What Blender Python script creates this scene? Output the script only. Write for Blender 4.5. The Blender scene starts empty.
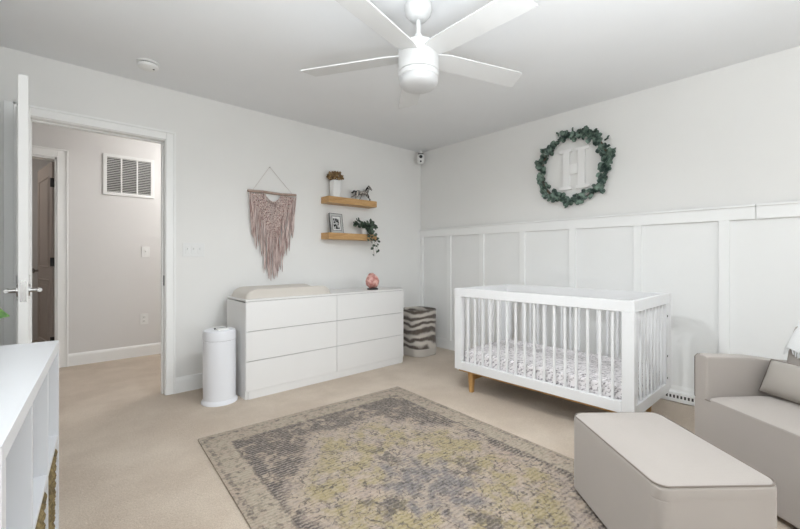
import bpy, bmesh, math, random
from mathutils import Vector, Matrix
PI = math.pi
R = math.radians
C = bpy.context.scene.collection
rnd = random.Random(7)

# ------------------------------------------------------------------ materials
def lin(c):
    f = lambda v: v / 12.92 if v <= .04045 else ((v + .055) / 1.055) ** 2.4
    return tuple(f(v / 255.) for v in c) + (1.,)

class NT:
    """small node helper"""
    def __init__(s, name):
        s.m = bpy.data.materials.new(name); s.m.use_nodes = True
        s.t = s.m.node_tree; s.n = s.t.nodes; s.l = s.t.links
        s.b = s.n['Principled BSDF']
        s.co = s.n.new('ShaderNodeTexCoord').outputs['Object']
    def put(s, sock, v):
        if hasattr(v, 'links') or isinstance(v, bpy.types.NodeSocket): s.l.new(v, sock)
        else: sock.default_value = v
    def math(s, op, a, b=0., c=0., clamp=False):
        n = s.n.new('ShaderNodeMath'); n.operation = op; n.use_clamp = clamp
        s.put(n.inputs[0], a); s.put(n.inputs[1], b); s.put(n.inputs[2], c)
        return n.outputs[0]
    def noise(s, scale, detail=3., rough=.55, vec=None, dist=0.):
        n = s.n.new('ShaderNodeTexNoise'); s.put(n.inputs['Vector'], vec or s.co)
        n.inputs['Scale'].default_value = scale; n.inputs['Detail'].default_value = detail
        n.inputs['Roughness'].default_value = rough; n.inputs['Distortion'].default_value = dist
        return n.outputs['Fac']
    def wave(s, scale, axis='X', dist=0., dscale=1., vec=None, kind='BANDS'):
        n = s.n.new('ShaderNodeTexWave'); s.put(n.inputs['Vector'], vec or s.co); n.wave_type = kind
        if kind == 'BANDS': n.bands_direction = axis
        n.inputs['Scale'].default_value = scale; n.inputs['Distortion'].default_value = dist
        n.inputs['Detail Scale'].default_value = dscale
        return n.outputs['Fac']
    def voro(s, scale, vec=None, feat='F1', out='Distance'):
        n = s.n.new('ShaderNodeTexVoronoi'); s.put(n.inputs['Vector'], vec or s.co); n.feature = feat
        n.inputs['Scale'].default_value = scale
        return n.outputs[out]
    def map(s, scale=(1, 1, 1), rot=(0, 0, 0), loc=(0, 0, 0)):
        n = s.n.new('ShaderNodeMapping'); s.put(n.inputs['Vector'], s.co)
        n.inputs['Scale'].default_value = scale; n.inputs['Rotation'].default_value = rot
        n.inputs['Location'].default_value = loc
        return n.outputs[0]
    def step(s, v, a, b):
        n = s.n.new('ShaderNodeMapRange'); n.interpolation_type = 'SMOOTHSTEP'
        s.put(n.inputs['Value'], v); n.inputs['From Min'].default_value = a; n.inputs['From Max'].default_value = b
        return n.outputs['Result']
    def mix(s, f, a, b, blend='MIX'):
        n = s.n.new('ShaderNodeMix'); n.data_type = 'RGBA'; n.blend_type = blend
        s.put(n.inputs['Factor'], f); s.put(n.inputs['A'] if False else n.inputs[6], a); s.put(n.inputs[7], b)
        return n.outputs[2]
    def bump(s, h, strength=.3, dist=.01):
        n = s.n.new('ShaderNodeBump'); n.inputs['Strength'].default_value = strength
        n.inputs['Distance'].default_value = dist; s.put(n.inputs['Height'], h)
        s.l.new(n.outputs[0], s.b.inputs['Normal'])
    def set(s, col=None, rough=None, metal=None, **k):
        if col is not None: s.put(s.b.inputs['Base Color'], col)
        if rough is not None: s.put(s.b.inputs['Roughness'], rough)
        if metal is not None: s.put(s.b.inputs['Metallic'], metal)
        for a, v in k.items(): s.put(s.b.inputs[a.replace('_', ' ')], v)
        return s.m

def paint(name, c, rough=.5, bump=.02, scale=160., var=.006, metal=0.):
    t = NT(name)
    d = tuple(max(0, v * (1 - var * 3)) for v in c)
    t.set(t.mix(t.noise(3., 4.), lin(d), lin(c)), rough, metal)
    if bump: t.bump(t.noise(scale, 2.), bump, .004)
    return t.m

def fabric(name, c, c2, scale=700., rough=.95, bump=.25):
    t = NT(name)
    w = t.math('MULTIPLY', t.wave(scale * .35, 'X', 1.5), t.wave(scale * .35, 'Z', 1.5))
    n = t.noise(scale, 2.)
    f = t.math('ADD', t.math('MULTIPLY', n, .6), t.math('MULTIPLY', t.noise(6., 3.), .4))
    t.set(t.mix(f, lin(c2), lin(c)), rough, Sheen_Weight=.15)
    t.bump(t.math('ADD', n, w), bump, .0015)
    return t.m

M = {}
M['wall'] = paint('wall_paint', (240, 239, 236), .75, .05, 220)
M['hall'] = paint('hall_paint', (228, 226, 224), .75, .05, 220)
M['ceil'] = paint('ceiling_paint', (243, 244, 245), .9, .08, 260)
M['trim'] = paint('trim_paint', (248, 248, 246), .35, .01, 90)
M['board'] = paint('panel_paint', (244, 244, 242), .45, .015, 120)
M['white'] = paint('white_lacquer', (222, 223, 225), .35, .008, 80)
M['foil'] = paint('white_foil', (234, 233, 231), .42, .01, 120)
M['cribw'] = paint('crib_paint', (234, 234, 234), .35, .008, 90)
M['letter'] = paint('letter_paint', (246, 245, 243), .6, .01, 90)
M['steel'] = paint('powder_coated_steel', (236, 237, 241), .3, .006, 60)
M['plastic'] = paint('white_plastic', (238, 238, 236), .4, 0)
M['fan'] = paint('fan_paint', (220, 220, 219), .4, 0)
M['chrome'] = paint('satin_nickel', (176, 174, 171), .22, 0, metal=1.)
M['dark'] = paint('dark_metal', (38, 35, 33), .45, 0)
M['black'] = paint('black_plastic', (16, 16, 17), .35, 0)
M['gap'] = paint('shadow_gap', (70, 68, 66), .8, 0)
M['gap2'] = paint('drawer_gap', (150, 148, 146), .8, 0)
M['glassw'] = paint('frosted_glass', (204, 204, 204), .3, 0)
M['doorw'] = paint('door_paint', (236, 235, 232), .4, .01, 90)
M['doorh'] = paint('hall_door_shade_paint', (176, 164, 156), .45, .01, 90)  # white leaf's shade in the dark room put into the colour

def carpet():
    t = NT('carpet_pile')
    n1 = t.noise(170., 3., .75); n2 = t.noise(2.2, 4., .6); n3 = t.noise(60., 3., .7)
    a = t.mix(t.step(n2, .35, .7), lin((194, 177, 158)), lin((212, 197, 179)))
    b = t.mix(t.math('MULTIPLY', t.step(n1, .4, .62), .42), a, lin((150, 133, 114)))
    c = t.mix(t.math('MULTIPLY', t.step(n3, .5, .75), .30), b, lin((224, 212, 196)))
    t.set(c, 1., Sheen_Weight=.2)
    t.bump(t.math('ADD', n1, t.math('MULTIPLY', n3, 1.2)), .7, .006)
    return t.m
M['carpet'] = carpet()

def wood(name, c1, c2, c3, axis=(1, 14, 14), rough=.5):
    t = NT(name); v = t.map(axis)
    g = t.noise(4., 6., .65, v, 1.2); f = t.noise(22., 3., .6, v)
    a = t.mix(t.step(g, .3, .7), lin(c1), lin(c2))
    t.set(t.mix(t.math('MULTIPLY', t.step(f, .5, .75), .6), a, lin(c3)), rough)
    t.bump(g, .08, .003)
    return t.m
M['oak'] = wood('oak_shelf_wood', (206, 166, 114), (184, 140, 88), (160, 116, 70))
M['legw'] = wood('crib_leg_wood', (200, 158, 100), (176, 132, 78), (150, 108, 62), (14, 14, 1))
M['drift'] = wood('driftwood_rod', (186, 164, 150), (156, 134, 122), (130, 108, 96))

M['uph'] = fabric('linen_upholstery', (181, 173, 166), (168, 160, 153))
M['upipe'] = fabric('linen_piping', (138, 128, 119), (122, 112, 104))
M['pillow'] = fabric('linen_pillow', (176, 169, 160), (162, 155, 147))
M['pad'] = fabric('changing_pad_cover', (212, 206, 197), (202, 195, 186))
M['throw'] = fabric('white_knit_throw', (244, 244, 243), (226, 226, 225), 260, bump=.8)
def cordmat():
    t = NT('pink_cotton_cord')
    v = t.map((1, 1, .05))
    strand_shade = t.noise(150., 2., .6, v)  # dark streaks paint the shade between strands into the cord
    t.set(t.mix(t.step(strand_shade, .40, .60), lin((158, 128, 121)), lin((226, 208, 202))), .95, Sheen_Weight=.15)
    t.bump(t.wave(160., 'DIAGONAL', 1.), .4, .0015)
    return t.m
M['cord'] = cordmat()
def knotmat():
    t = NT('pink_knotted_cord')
    t.set(t.mix(t.step(t.noise(95., 3., .65), .42, .56), lin((146, 116, 109)), lin((224, 206, 199))), .95, Sheen_Weight=.15)  # dark speckle paints the shaded gaps of the net into the colour
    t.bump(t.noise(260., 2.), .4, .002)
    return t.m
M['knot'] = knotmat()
M['cordw'] = fabric('white_cotton_cord', (226, 220, 214), (206, 198, 192), 500)
M['basew'] = fabric('cream_canvas', (208, 202, 194), (186, 180, 172), 300)

def sheet():
    t = NT('feather_print_sheet')
    n = t.n.new('ShaderNodeTexNoise'); n.inputs['Scale'].default_value = 6.; t.l.new(t.co, n.inputs['Vector'])
    cell = t.voro(17., None, 'F1', 'Color')
    va = t.n.new('ShaderNodeVectorMath'); va.operation = 'MULTIPLY_ADD'
    t.l.new(cell, va.inputs[0]); va.inputs[1].default_value = (.5, .5, .3); t.l.new(t.co, va.inputs[2])
    w = t.wave(15., 'DIAGONAL', 6., 2.5, va.outputs[0])
    w2 = t.noise(55., 3., .6, t.map((1, .35, 1), (0, 0, .7)), 1.5)
    s = t.math('MULTIPLY', t.step(w, .5, .85), t.step(w2, .36, .58))
    a = t.mix(t.math('MULTIPLY', s, .85), lin((236, 232, 232)), lin((138, 130, 134)))
    t.set(a, .95); t.bump(t.noise(240., 2.), .15, .002)
    return t.m
M['sheet'] = sheet()

def fur():
    t = NT('zebra_striped_plush')
    v = t.map((1, 1, 1.35))
    w = t.wave(2.7, 'Z', 9., 1.1, v)
    n = t.noise(90., 3., .7, t.map((1, 1, .3)))
    f = t.math('ADD', w, t.math('MULTIPLY', t.math('SUBTRACT', n, .5), .6))
    a = t.mix(t.step(f, .1, .95), lin((92, 83, 76)), lin((204, 197, 188)))
    a = t.mix(t.math('MULTIPLY', t.step(n, .5, .8), .35), a, lin((150, 140, 130)))
    t.set(a, .95, Sheen_Weight=.3); t.bump(t.math('ADD', n, w), .6, .006)
    return t.m
M['fur'] = fur()

def rug():
    t = NT('faded_medallion_rug')
    sp = t.n.new('ShaderNodeSeparateXYZ'); t.l.new(t.co, sp.inputs[0])
    x, y = sp.outputs[0], sp.outputs[1]
    ax, ay = t.math('ABSOLUTE', x), t.math('ABSOLUTE', y)
    # warp so that the old pattern looks hand knotted
    wob = t.math('MULTIPLY', t.math('SUBTRACT', t.noise(9., 4., .65), .5), .16)
    wob2 = t.math('MULTIPLY', t.math('SUBTRACT', t.noise(14., 3., .65, t.map(loc=(3, 5, 1))), .5), .16)
    u, v = t.math('ADD', ax, wob), t.math('ADD', ay, wob2)
    r = t.math('SQRT', t.math('ADD', t.math('POWER', t.math('DIVIDE', u, .56), 2.), t.math('POWER', t.math('DIVIDE', v, .82), 2.)))
    ang = t.math('ARCTAN2', t.math('DIVIDE', v, .82), t.math('DIVIDE', u, .56))
    lob = t.math('MULTIPLY', t.math('COSINE', t.math('MULTIPLY', ang, 8.)), .07)
    r = t.math('ADD', r, lob)
    big = t.noise(3.2, 4., .6); mid = t.noise(11., 4., .65); fine = t.noise(38., 4., .75)
    # weft ribs: hatch that runs across the rug
    rib = t.wave(15., 'Y', 4., 4.)
    knot = t.noise(85., 3., .75, t.map((.4, 1, 1)))
    hatch = t.math('MULTIPLY', t.math('ADD', t.math('MULTIPLY', rib, .32), t.math('MULTIPLY', knot, .85)), 1., clamp=True)
    beige, grey, olive = lin((184, 168, 150)), lin((166, 153, 144)), lin((164, 151, 106))
    char, blue, pale, rose = lin((72, 66, 67)), lin((112, 110, 114)), lin((176, 166, 148)), lin((176, 156, 143))
    col = t.mix(t.step(mid, .4, .62), beige, grey)
    col = t.mix(t.math('MULTIPLY', t.step(big, .5, .7), .6), col, rose)
    inner = t.math('SUBTRACT', 1., t.step(r, .95, 1.05))
    # olive ring of the medallion
    ring = t.math('MULTIPLY', t.step(r, .26, .40), t.math('SUBTRACT', 1., t.step(r, .84, .98)))
    blot = t.step(t.noise(6.5, 5., .7, t.map(loc=(7.4, 1.3, 0))), .43, .56)
    col = t.mix(t.math('MULTIPLY', t.math('MULTIPLY', ring, blot), .8), col, olive)
    # blue grey heart and petals
    heart = t.math('SUBTRACT', 1., t.step(r, .26, .38))
    col = t.mix(t.math('MULTIPLY', heart, t.math('ADD', .25, t.math('MULTIPLY', t.step(mid, .38, .55), .6))), col, blue)
    pet = t.math('MULTIPLY', t.step(t.math('COSINE', t.math('MULTIPLY', ang, 4.)), .55, .9), t.math('MULTIPLY', t.step(r, .32, .4), t.math('SUBTRACT', 1., t.step(r, .55, .66))))
    col = t.mix(t.math('MULTIPLY', t.math('MULTIPLY', pet, t.step(mid, .42, .52)), .75), col, char)
    # dark spandrels in the corners of the field
    span = t.math('MULTIPLY', t.step(r, .98, 1.1), t.step(t.math('ADD', t.math('MULTIPLY', mid, .7), t.math('MULTIPLY', big, .6)), .53, .67))
    field = t.math('MULTIPLY', t.math('SUBTRACT', 1., t.step(ax, .61, .625)), t.math('SUBTRACT', 1., t.step(ay, 1.04, 1.055)))
    span = t.math('MULTIPLY', t.math('MULTIPLY', span, field), t.math('SUBTRACT', 1., t.math('MULTIPLY', t.step(rib, .5, .8), .5)))
    col = t.mix(t.math('MULTIPLY', span, .9), col, char)
    # small motifs everywhere (little floral marks)
    vein = t.math('ABSOLUTE', t.math('SUBTRACT', t.noise(15., 2., .6, t.map(loc=(.3, 4.1, 0)), .6), .5))
    mot = t.math('MULTIPLY', t.math('SUBTRACT', 1., t.step(vein, .012, .035)), t.step(fine, .40, .55))
    col = t.mix(t.math('MULTIPLY', mot, .8), col, char)
    # border band with guard stripes
    bord = t.math('SUBTRACT', 1., field)
    bcol = t.mix(t.step(mid, .42, .6), pale, beige)
    bv = t.voro(16.)
    bm = t.math('MULTIPLY', t.step(bv, .12, .17), t.math('SUBTRACT', 1., t.step(bv, .27, .33)))
    bcol = t.mix(t.math('MULTIPLY', t.math('MULTIPLY', bm, t.step(fine, .4, .58)), .5), bcol, char)
    col = t.mix(t.math('MULTIPLY', bord, .75), col, bcol)
    edge = t.math('MAXIMUM', t.math('SUBTRACT', ax, .61), t.math('SUBTRACT', ay, 1.04))
    gs = t.math('MULTIPLY', t.step(edge, -.004, .004), t.math('SUBTRACT', 1., t.step(edge, .012, .02)))
    gs2 = t.math('MULTIPLY', t.step(edge, .112, .118), t.math('SUBTRACT', 1., t.step(edge, .134, .142)))
    col = t.mix(t.math('MULTIPLY', t.math('MAXIMUM', gs, gs2), t.math('MULTIPLY', t.step(fine, .38, .6), .55)), col, char)
    # wear: woven ribs showing light and dark
    col = t.mix(t.math('MULTIPLY', t.step(t.noise(62., 3., .7, t.map(loc=(2, 9, 4))), .56, .66), .28), col, lin((214, 205, 190)))
    col = t.mix(t.math('MULTIPLY', t.step(hatch, .5, .85), .30), col, lin((206, 197, 182)))
    col = t.mix(t.math('MULTIPLY', t.math('SUBTRACT', 1., t.step(hatch, .22, .5)), .5), col, lin((88, 80, 74)))
    col = t.mix(t.math('MULTIPLY', t.step(fine, .50, .64), .46), col, lin((92, 84, 78)))
    col = t.mix(1., col, lin((232, 229, 226)), 'MULTIPLY')
    t.set(col, 1., Sheen_Weight=.1)
    t.bump(t.math('ADD', hatch, fine), .5, .004)
    return t.m
M['rug'] = rug()

def leafmat(name, c1, c2, rough=.55):
    t = NT(name)
    t.set(t.mix(t.step(t.noise(26., 3.), .38, .64), lin(c1), lin(c2)), rough)
    return t.m
M['leaf'] = leafmat('eucalyptus_leaf', (40, 60, 54), (124, 146, 132))
M['leaf2'] = leafmat('trailing_leaf', (44, 58, 48), (84, 102, 84))
M['leaf3'] = leafmat('bright_leaf', (58, 96, 34), (96, 132, 56))
M['stem'] = leafmat('brown_stem', (74, 60, 48), (104, 86, 66))
M['dried'] = leafmat('dried_hydrangea', (128, 100, 66), (176, 146, 104), .9)

def salt():
    t = NT('pink_crystal')
    t.set(t.mix(t.step(t.noise(26., 4., .6), .35, .65), lin((176, 104, 96)), lin((232, 188, 178))), .35, Subsurface_Weight=.15)
    t.bump(t.noise(40., 3.), .4, .004)
    return t.m
M['salt'] = salt()

def horsecoat():
    t = NT('black_white_coat')
    t.set(t.mix(t.step(t.wave(18., 'X', 4., 3.), .62, .72), lin((30, 27, 25)), lin((214, 208, 200))), .6)
    return t.m
M['coat'] = horsecoat()
def basketm():
    t = NT('woven_seagrass')
    v = t.map((1, 1, 1))
    a = t.mix(t.step(t.noise(40., 3., .7), .35, .65), lin((92, 78, 48)), lin((140, 122, 80)))
    a = t.mix(t.math('MULTIPLY', t.step(t.noise(12., 2.), .5, .7), .6), a, lin((60, 50, 32)))
    t.set(a, .85); t.bump(t.noise(200., 3.), .5, .003)
    return t.m
M['basket'] = basketm()
def photom():
    t = NT('black_and_white_print')
    t.set(t.mix(t.step(t.noise(34., 2., .5), .42, .56), lin((22, 22, 22)), lin((196, 196, 194))), .3)
    return t.m
M['print'] = photom()
M['mirror'] = paint('bevelled_mirror', (225, 226, 227), .06, 0, metal=1.)
M['paper'] = paint('white_card', (238, 237, 234), .8, 0)
M['ceramic'] = paint('white_ceramic', (240, 239, 237), .3, .02, 40)
g_ = NT('window_glass'); tr_ = g_.n.new('ShaderNodeBsdfTransparent'); gl_ = g_.n.new('ShaderNodeBsdfGlossy'); gl_.inputs['Roughness'].default_value = .02
mx_ = g_.n.new('ShaderNodeMixShader'); mx_.inputs[0].default_value = .06; g_.l.new(tr_.outputs[0], mx_.inputs[1]); g_.l.new(gl_.outputs[0], mx_.inputs[2])
g_.l.new(mx_.outputs[0], g_.n['Material Output'].inputs['Surface']); M['panes'] = g_.m

# ------------------------------------------------------------------ mesh helpers
class MB:
    def __init__(s): s.bm = bmesh.new()
    def box(s, c, d, bev=0., seg=2, rot=None, taper=None):
        r = bmesh.ops.create_cube(s.bm, size=1.)
        vs = r['verts']
        for v in vs: v.co = Vector((v.co.x * d[0], v.co.y * d[1], v.co.z * d[2]))
        if taper:
            for v in vs:
                if v.co.z < 0: v.co.x *= taper; v.co.y *= taper
        if bev:
            es = list({e for v in vs for e in v.link_edges})
            q = bmesh.ops.bevel(s.bm, geom=es, offset=bev, segments=seg, profile=.5, affect='EDGES')
            vs = list({v for f in q['faces'] for v in f.verts} | {v for v in vs if v.is_valid})
        m = Matrix.Translation(Vector(c))
        if rot is not None: m = m @ rot
        for v in vs: v.co = m @ v.co
        return s
    def b2(s, lo, hi, bev=0., seg=2):
        lo, hi = Vector(lo), Vector(hi)
        return s.box((lo + hi) / 2, hi - lo, bev, seg)
    def loft(s, rings, cap=True, closed=False):
        L = [[s.bm.verts.new(p) for p in r] for r in rings]
        n = len(L[0]); k = len(L)
        for i in range(k if closed else k - 1):
            a, b = L[i], L[(i + 1) % k]
            for j in range(n):
                s.bm.faces.new((a[j], a[(j + 1) % n], b[(j + 1) % n], b[j]))
        if cap and not closed:
            s.bm.faces.new(list(reversed(L[0]))); s.bm.faces.new(L[-1])
        return s
    def tube(s, pts, r, n=8, closed=False, cap=True):
        pts = [Vector(p) for p in pts]; k = len(pts)
        rr = r if isinstance(r, (list, tuple)) else [r] * k
        rings = []; up = None
        for i, p in enumerate(pts):
            if closed: t = pts[(i + 1) % k] - pts[i - 1]
            else: t = pts[min(i + 1, k - 1)] - pts[max(i - 1, 0)]
            t.normalize()
            if up is None:
                up = Vector((0, 0, 1)) if abs(t.z) < .9 else Vector((1, 0, 0))
            x = t.cross(up)
            if x.length < 1e-6: x = t.orthogonal()
            x.normalize(); up = x.cross(t).normalized()
            rings.append([p + (x * math.cos(2 * PI * j / n) + up * math.sin(2 * PI * j / n)) * rr[i] for j in range(n)])
        return s.loft(rings, cap, closed)
    def lathe(s, prof, c=(0, 0, 0), n=32):
        c = Vector(c)
        rings = [[c + Vector((max(r, 1e-4) * math.cos(2 * PI * j / n), max(r, 1e-4) * math.sin(2 * PI * j / n), z)) for j in range(n)] for r, z in prof]
        return s.loft(rings)
    def grid(s, fn, nu, nv):
        V = [[s.bm.verts.new(fn(i / nu, j / nv)) for j in range(nv + 1)] for i in range(nu + 1)]
        for i in range(nu):
            for j in range(nv):
                s.bm.faces.new((V[i][j], V[i + 1][j], V[i + 1][j + 1], V[i][j + 1]))
        return s
    def prism(s, poly, z0, z1):
        return s.loft([[Vector((x, y, z0)) for x, y in poly], [Vector((x, y, z1)) for x, y in poly]])
    def leaf(s, base, d, nrm, L, W, curl=.15):
        d = d.normalized(); sd = d.cross(nrm)
        if sd.length < 1e-5: sd = d.orthogonal()
        sd.normalize(); up = sd.cross(d)
        prof = [(0, .05), (.2, .72), (.48, 1.), (.75, .8), (1., .08)]
        Lf, Mi, Rt = [], [], []
        for t, w in prof:
            c = base + d * L * t + up * (-curl * L * t * t)
            Mi.append(s.bm.verts.new(c - up * (.08 * W * w)))
            Lf.append(s.bm.verts.new(c + sd * W * .5 * w)); Rt.append(s.bm.verts.new(c - sd * W * .5 * w))
        for i in range(4):
            s.bm.faces.new((Mi[i], Mi[i + 1], Lf[i + 1], Lf[i])); s.bm.faces.new((Rt[i], Rt[i + 1], Mi[i + 1], Mi[i]))
        return s
    def build(s, name, mat, parent=None, loc=None, rotz=0., smooth=35., recalc=True):
        if recalc: bmesh.ops.recalc_face_normals(s.bm, faces=s.bm.faces)
        me = bpy.data.meshes.new(name); s.bm.to_mesh(me); s.bm.free()
        me.materials.append(mat)
        if smooth:
            me.polygons.foreach_set('use_smooth', [True] * len(me.polygons))
            me.set_sharp_from_angle(angle=R(smooth))
        o = bpy.data.objects.new(name, me); C.objects.link(o)
        if smooth and smooth < 60:
            wn_ = o.modifiers.new('weighted_normal', 'WEIGHTED_NORMAL'); wn_.keep_sharp = True; wn_.weight = 80
        if parent: o.parent = parent
        if loc is not None: o.location = loc
        o.rotation_euler.z = rotz
        return o

def rrect(hx, hy, r, z, n=6, cx=0., cy=0.):
    r = min(r, hx - 1e-4, hy - 1e-4); out = []
    for k, (sx, sy) in enumerate(((1, 1), (-1, 1), (-1, -1), (1, -1))):
        for i in range(n + 1):
            a = k * PI / 2 + i / n * PI / 2
            out.append(Vector((cx + sx * (hx - r) + r * math.cos(a), cy + sy * (hy - r) + r * math.sin(a), z)))
    return out

def tag(o, label, cat, group=None):
    o['label'] = label; o['category'] = cat
    if group: o['group'] = group
    return o
def thing(name, label, cat, loc=(0, 0, 0), rotz=0., group=None):
    o = bpy.data.objects.new(name, None); C.objects.link(o)
    o.location = loc; o.rotation_euler.z = rotz; o.empty_display_size = .1
    return tag(o, label, cat, group)
def struct(name, mb, m, label=None, **k):
    o = mb.build(name, m, **k); o['kind'] = 'structure'
    if label: o['label'] = label
    return o

# ------------------------------------------------------------------ room shell
H = 2.44; WA = 3.55; WB = 3.55; WS = -.50; WK = -4.2      # wall_left y, wall_right x, side wall x, back wall y
T = .12
DL, DR, DH = -.118, .698, 2.04                             # doorway in wall_left
HY = 5.15                                                 # hall wall
struct('floor', MB().b2((-2.2, WK - T, -.1), (WB + T, 7.2, 0)), M['carpet'], smooth=0)
struct('ceiling', MB().b2((-2.2, WK - T, H), (WB + T, 7.2, H + .1)), M['ceil'], smooth=0)
w = MB(); w.b2((WS - T, WA, 0), (DL, WA + T, H)); w.b2((DR, WA, 0), (WB + T, WA + T, H)); w.b2((DL, WA, DH), (DR, WA + T, H))
struct('wall_left', w, M['wall'], smooth=0)
struct('wall_right', MB().b2((WB, WK - T, 0), (WB + T, WA, H)), M['wall'], smooth=0)
struct('wall_side', MB().b2((WS - T, WK - T, 0), (WS, WA, H)), M['wall'], smooth=0)
# wall behind the camera with two windows
WZ0, WZ1 = .8, 2.2
WX = ((-.3, .8), (1.0, 2.1), (2.3, 3.4))
w = MB(); xs = [WS] + [v for a in WX for v in a] + [WB]
for i in range(0, len(xs), 2): w.b2((xs[i], WK - T, 0), (xs[i + 1], WK, H))
for a, b in WX: w.b2((a, WK - T, 0), (b, WK, WZ0)); w.b2((a, WK - T, WZ1), (b, WK, H))
struct('wall_back', w, M['wall'], smooth=0)
for i, (a, b) in enumerate(WX):
    f = MB()
    for x in (a, b): f.box((x, WK - .03, (WZ0 + WZ1) / 2), (.05, .16, WZ1 - WZ0 + .05), .004)
    for z in (WZ0, (WZ0 + WZ1) / 2, WZ1): f.box(((a + b) / 2, WK - .04, z), (b - a, .1, .05), .004)
    wn = struct('window_%d' % (i + 1), f, M['trim'], 'white double-hung window behind the camera')
    MB().b2((a, WK - .06, WZ0), (b, WK - .056, WZ1)).build('pane', M['panes'], wn, smooth=0)
# hall and the room beyond it
hd0, hd1, hdh = -.66, .055, 2.085
w = MB(); w.b2((-2.2, HY, 0), (hd0, HY + T, H)); w.b2((hd1, HY, 0), (2.4, HY + T, H)); w.b2((hd0, HY, hdh), (hd1, HY + T, H))
struct('wall_hall', w, M['hall'], smooth=0)
w = MB(); w.b2((2.3, WA + T, 0), (2.42, HY, H)); w.b2((-2.2, WA + T, 0), (-2.08, HY, H))
w.b2((-2.2, WA, 0), (WS - T, WA + T, H))
struct('wall_hall_end', w, M['hall'], smooth=0)
w = MB(); w.b2((-1.5, 7.08, 0), (.8, 7.2, H)); w.b2((.68, HY + T, 0), (.8, 7.08, H)); w.b2((-1.5, HY + T, 0), (-1.38, 7.08, H))
struct('wall_beyond', w, M['hall'], smooth=0)

def casing(a, b, h, y, sgn, wd=.09, name='trim_1'):
    """door casing around an opening on the plane y, facing sgn"""
    m = MB(); t = .018
    for x0, x1 in ((a - wd, a), (b, b + wd)):
        m.b2((x0, min(y, y + sgn * t), 0), (x1, max(y, y + sgn * t), h + wd), .004)
        xo = x0 if x0 < a else x1
        m.b2((min(xo, xo + (.016 if x0 < a else -.016)), min(y, y + sgn * .026), 0), (max(xo, xo + (.016 if x0 < a else -.016)), max(y, y + sgn * .026), h + wd), .004)
    m.b2((a, min(y, y + sgn * t), h), (b, max(y, y + sgn * t), h + wd), .004)
    m.b2((a - wd, min(y, y + sgn * .026), h + wd - .016), (b + wd, max(y, y + sgn * .026), h + wd), .004)
    return m
m = casing(DL + .012, DR - .012, DH - .012, WA, -1, .068)
m.b2((DL - .1, WA - .018, 0), (DL - .05, WA, DH + .056), .004)
struct('trim_1', m, M['trim'], 'white casing around the open doorway')
m = MB(); j = .018
m.b2((DL - .001, WA - .004, 0), (DL + j, WA + T + .004, DH), .002); m.b2((DR - j, WA - .004, 0), (DR + .001, WA + T + .004, DH), .002)
m.b2((DL, WA - .004, DH - j), (DR, WA + T + .004, DH + .001), .002)
m.b2((DR - j - .012, WA + .05, 0), (DR - j, WA + .085, DH - j), .002); m.b2((DL + j, WA + .05, 0), (DL + j + .012, WA + .085, DH - j), .002)
m.b2((DL + j, WA + .05, DH - j - .012), (DR - j, WA + .085, DH - j), .002)
jb = struct('trim_2', m, M['trim'], 'white jamb lining the open doorway')
MB().b2((DR - j - .002, WA + .012, .87), (DR - j + .001, WA + .04, .95)).build('strike_plate', M['dark'], jb, smooth=0)
struct('trim_3', casing(hd0, hd1, hdh, HY, -1, .085), M['trim'], 'white casing around the hall door')
m = MB(); m.b2((hd1 - .018, HY - .004, 0), (hd1 + .001, HY + T, hdh), .002); m.b2((hd0, HY - .004, hdh - .018), (hd1, HY + T, hdh), .002); m.b2((hd0, HY - .004, 0), (hd0 + .018, HY + T, hdh), .002)
struct('trim_4', m, M['trim'], 'white jamb of the hall door')

def baseboard(name, p, q, nrm, h=.125, lab=None):
    p, q, nrm = Vector(p), Vector(q), Vector(nrm)
    prof = [(0, 0), (.016, 0), (.016, h - .03), (.011, h - .022), (.009, h - .008), (.003, h), (0, h)]
    m = MB(); m.loft([[e + nrm * a + Vector((0, 0, z)) for a, z in prof] for e in (p, q)])
    return struct(name, m, M['trim'], lab)
baseboard('baseboard_left', (DR + .056, WA, 0), (WB, WA, 0), (0, -1, 0))
baseboard('baseboard_right', (WB - .0, WA, 0), (WB, WK, 0), (-1, 0, 0))
baseboard('baseboard_hall', (hd1 + .085, HY, 0), (2.3, HY, 0), (0, -1, 0))
baseboard('baseboard_side', (WS, WA, 0), (WS, WK, 0), (1, 0, 0))
baseboard('baseboard_door', (WS, WA, 0), (DL - .1, WA, 0), (0, -1, 0))
# board and batten on wall_right
struct('trim_5', MB().b2((WB - .006, WK, .12), (WB, WA, 1.36)), M['board'], 'white panelling of the board and batten wall', smooth=0)
m = MB(); m.b2((WB - .022, .352, 1.352), (WB, WA, 1.452), .003); m.b2((WB - .032, .352, 1.437), (WB, WA, 1.452), .003)
struct('trim_6', m, M['trim'], 'long white top rail of the board and batten wall')
m = MB(); m.b2((WB - .022, WK, 1.352), (WB, .349, 1.452), .003); m.b2((WB - .032, WK, 1.437), (WB, .349, 1.452), .003)
struct('trim_7', m, M['trim'], 'short white top rail piece right of the joint')
k = 8
for y in (3.525, 3.063, 2.593, 2.095, 1.59, 1.06, .518, -.02, -.55, -1.08, -1.61, -2.14, -2.67, -3.2, -3.73):
    struct('trim_%d' % k, MB().b2((WB - .021, y - .03, .11), (WB, y + .03, 1.356), .003), M['trim'], 'white vertical batten on the panelled wall'); k += 1

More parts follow.
